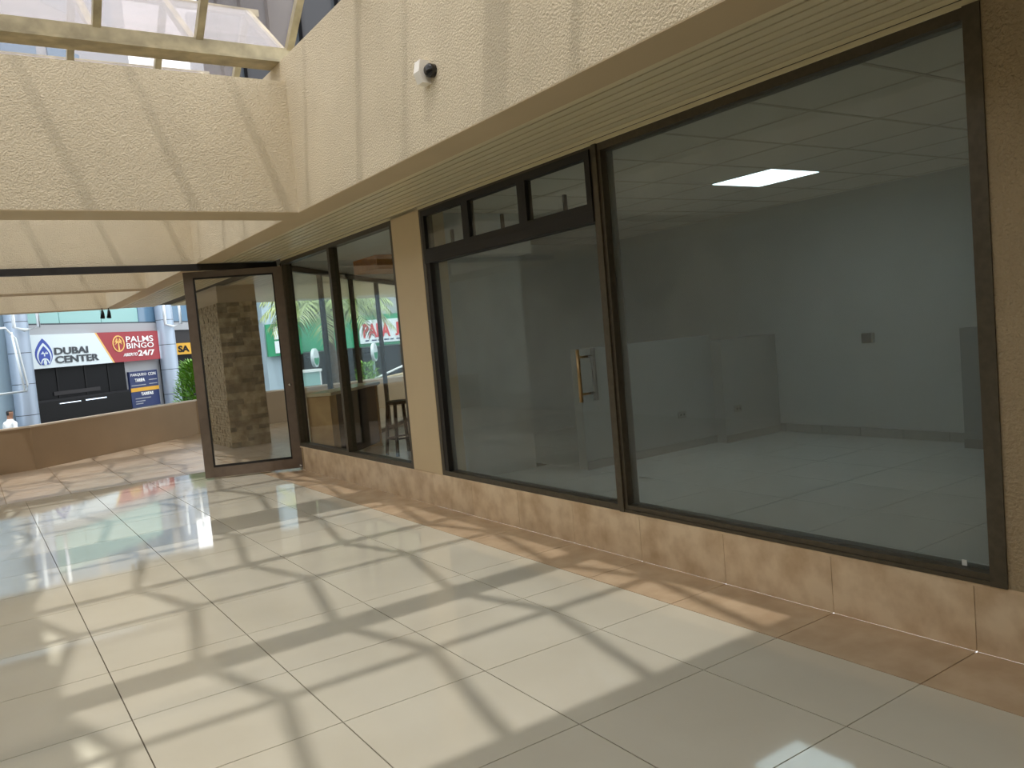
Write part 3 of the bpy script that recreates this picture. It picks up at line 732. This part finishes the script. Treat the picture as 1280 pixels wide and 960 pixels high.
for x, lab in ((6.9, 'left one of two round white and green signs under the green band'), (9.15, 'right one of two round white and green signs under the green band')):
    o = thing('round_sign', lab, 'sign', (x, FY - 0.25, 1.12), math.radians(52), group='round signs under the green band')
    MB().tube([(0, 0, 0), (0, 0.1, 0)], 0.33, 28).build('disc', 'sign_white', o)
    ring(0, 0, 0.05, 0.26, -0.012, 0.0, 16, math.pi, 2 * math.pi, 'print', 'green_sign', o)
    bar('wall_arm', (0.2, 0.15, 0), (0.75, 0.58, 0.0), 0.05, 0.05, 'black', o)
ra = thing('ramp_railing', 'white sloping ramp railing outside the restaurant', 'railing', (6.2, 19.5, GZ))
def railp(a, b):
    MB().tube([a, b], 0.035, 8).build('rail', 'pipe_white', ra, smooth=True)
railp((0, 0, 1.15), (2.2, 0, 1.25)); railp((1.9, 0, 0.9), (4.0, 0, 1.75)); railp((1.6, 0, 1.25), (4.2, 0, 2.05))
for x, h in ((0.0, 1.15), (1.1, 1.2), (2.2, 1.4), (3.1, 1.7), (4.0, 1.95)): MB().tube([(x, 0, 0), (x, 0, h)], 0.03, 8).build('post', 'pipe_white', ra, smooth=True)
lw = thing('low_ramp_wall', 'low tan ramp wall behind the white railing', 'wall', (7.3, 20.1, GZ))
MB().prism([(0, 0), (3.6, 0), (3.6, 1.55), (0, 1.15)], 0, 0.2, 'y').build('wall_panel', 'paint', lw)
box('cap', (0, -0.02, 1.15), (0.4, 0.22, 1.2), 'coping', lw)
kb = thing('glass_kiosk', 'small glazed kiosk in front of the restaurant', 'kiosk', (5.9, 19.8, GZ))
box('glass_box', (-0.35, 0, 0), (0.35, 0.5, 1.75), 'teal_glass', kb); box('roof', (-0.4, -0.05, 1.75), (0.4, 0.55, 1.83), 'pipe_white', kb)
for x in (-0.37, 0.33): box('post', (x, -0.02, 0), (x + 0.04, 0.02, 1.75), 'pipe_white', kb)

# ------------------------------------------------------------------ plants
def frond(name, par, base, az, rise, length, droop, m):
    V = []; F = []; n = 16
    d = Vector((math.cos(az), math.sin(az), 0)); side = Vector((-math.sin(az), math.cos(az), 0)); P = []
    for i in range(n + 1):
        t = i / n
        P.append(Vector(base) + d * (length * t * (1 - 0.18 * t)) + Vector((0, 0, 1)) * (rise * length * t - droop * length * t * t))
    for i in range(n):
        k = len(V); w = 0.02 * (1 - i / n) + 0.006
        V += [P[i] - side * w, P[i] + side * w, P[i + 1] + side * w * 0.8, P[i + 1] - side * w * 0.8, P[i] - Vector((0, 0, w)), P[i + 1] - Vector((0, 0, w))]
        F += [(k, k + 1, k + 2, k + 3), (k + 1, k + 4, k + 5, k + 2), (k, k + 3, k + 5, k + 4)]
        if i < 1: continue
        ll = length * 0.30 * math.sin(math.pi * (0.12 + 0.85 * i / n)) + 0.08
        for s_ in (-1, 1):
            for q in (0.0, 0.5):
                p0 = P[i].lerp(P[i + 1], q); ax = (P[i + 1] - P[i]).normalized()
                tip = p0 + side * s_ * ll * 0.75 + ax * ll * 0.45 + Vector((0, 0, -ll * (0.35 + 0.4 * random.random())))
                mid = p0.lerp(tip, 0.5) + Vector((0, 0, ll * 0.10)); k = len(V); ww = 0.022
                V += [p0 - ax * ww * .6, p0 + ax * ww * .6, mid - ax * ww, mid + ax * ww, tip]
                F += [(k, k + 1, k + 3, k + 2), (k + 2, k + 3, k + 4)]
    return mesh(name, V, F, m, par)
pt = thing('palm_tree', 'palm tree with arching fronds behind the corner shop glass', 'tree', (5.35, 16.4, GZ))
MB().tube([(0.1, 0, 0), (0.05, 0, 1.4), (0.0, 0, 2.6), (0, 0, 3.75)], [0.17, 0.15, 0.14, 0.16], 14).build('trunk', 'bark', pt, smooth=True)
for i in range(22):
    az = i * 2.399 + 0.3; ring_ = i / 21
    frond('frond', pt, (0, 0, 3.7), az, 0.70 - 0.45 * ring_, 2.0 + 0.4 * random.random(), 0.58 + 0.12 * ring_, 'palm_leaf')
def bush(name, label, loc, h, r, n, cat='shrub', seed=1):
    rnd = random.Random(seed)
    o = thing(name, label, cat, loc)
    mb = MB()
    for k in range(5): mb.tube([(0, 0, 0), (rnd.uniform(-.3, .3) * r, rnd.uniform(-.3, .3) * r, h * .5), (rnd.uniform(-.6, .6) * r, rnd.uniform(-.6, .6) * r, h * .9)], [0.025, 0.018, 0.006], 6)
    mb.build('stem', 'bark', o)
    V = []; F = []
    for k in range(n):
        zz = h * (0.12 + 0.88 * rnd.random()); rr = r * (0.35 + 0.65 * math.sin(math.pi * min(1, 0.15 + 0.8 * zz / h))) * math.sqrt(rnd.random()); a = rnd.random() * 6.283
        c = Vector((rr * math.cos(a), rr * math.sin(a), zz)); ax = Vector((math.cos(a), math.sin(a), 0.4 + rnd.uniform(-.5, .8))).normalized(); sd = ax.cross(Vector((0, 0, 1))).normalized()
        L = 0.10 + 0.07 * rnd.random(); w = 0.025; up_ = ax.cross(sd) * 0.01; i = len(V)
        V += [c, c + ax * L * .5 + sd * w + up_, c + ax * L, c + ax * L * .5 - sd * w + up_]; F += [(i, i + 1, i + 2), (i, i + 2, i + 3)]
    tag(mesh('foliage', V, F, 'leaf', o), kind='stuff')
    return o
bush('green_shrub', 'bright green leafy shrub behind the parapet beside the glass door', (1.02, 13.6, GZ), 2.45, 0.55, 3600, seed=3)
bush('green_shrub', 'leafy shrub in front of the restaurant glass', (7.4, 18.7, GZ), 1.9, 0.45, 900, seed=5)

# ------------------------------------------------------------------ person in the street
def person(loc, rz):
    root = thing('person', 'person in a white shirt walking beyond the parapet at far left', 'person', loc, rz)
    J = {'pel': (0, 0, .95, .15), 'bel': (0, 0, 1.10, .14), 'che': (0, .01, 1.30, .155), 'nec': (0, 0, 1.46, .06), 'nk2': (0, .01, 1.53, .055), 'hd0': (0, .02, 1.62, .085), 'hd1': (0, .015, 1.70, .08),
         'hL': (.09, 0, .90, .10), 'kL': (.10, .08, .50, .07), 'aL': (.10, -.02, .09, .045), 'tL': (.10, .14, .03, .035), 'hR': (-.09, 0, .90, .10), 'kR': (-.10, -.04, .50, .07), 'aR': (-.10, -.20, .11, .045), 'tR': (-.10, -.06, .03, .035),
         'sL': (.18, 0, 1.41, .065), 'eL': (.24, -.06, 1.13, .045), 'wL': (.25, .06, .90, .033), 'fL': (.25, .10, .80, .03), 'sR': (-.18, 0, 1.41, .065), 'eR': (-.24, .0, 1.13, .045), 'wR': (-.25, .10, .92, .033), 'fR': (-.25, .15, .83, .03)}
    E_ = ['pel-bel', 'bel-che', 'che-nec', 'nec-nk2', 'nk2-hd0', 'hd0-hd1', 'pel-hL', 'hL-kL', 'kL-aL', 'aL-tL', 'pel-hR', 'hR-kR', 'kR-aR', 'aR-tR', 'che-sL', 'sL-eL', 'eL-wL', 'wL-fL', 'che-sR', 'sR-eR', 'eR-wR', 'wR-fR']
    ks = list(J); me = bpy.data.meshes.new('body')
    me.from_pydata([J[k][:3] for k in ks], [tuple(ks.index(q) for q in e.split('-')) for e in E_], [])
    o = link('body', me, None)
    md = o.modifiers.new('skin', 'SKIN'); md.use_smooth_shade = True
    for i, k in enumerate(ks):
        me.skin_vertices[0].data[i].radius = (J[k][3], J[k][3] * (0.75 if k in ('pel', 'bel', 'che') else 1)); me.skin_vertices[0].data[i].use_root = (k == 'pel')
    sd = o.modifiers.new('sub', 'SUBSURF'); sd.levels = 1; sd.render_levels = 1
    bpy.context.view_layer.update()
    m2 = bpy.data.meshes.new_from_object(o.evaluated_get(bpy.context.evaluated_depsgraph_get()))
    bpy.data.objects.remove(o)
    m2.materials.clear()
    for q in ('skin', 'shirt', 'navy', 'hair'): m2.materials.append(M[q])
    for p in m2.polygons:
        z = p.center.z; p.use_smooth = True
        p.material_index = 3 if (z > 1.655 or (z > 1.56 and p.center.y < -0.01)) else 2 if z < 0.98 and abs(p.center.x) < 0.2 else 1 if 0.95 < z < 1.48 and not (abs(p.center.x) > 0.2 and z < 1.15) else 0
    link('body', m2, root)
person((-2.55, 16.55, GZ), math.radians(-60))
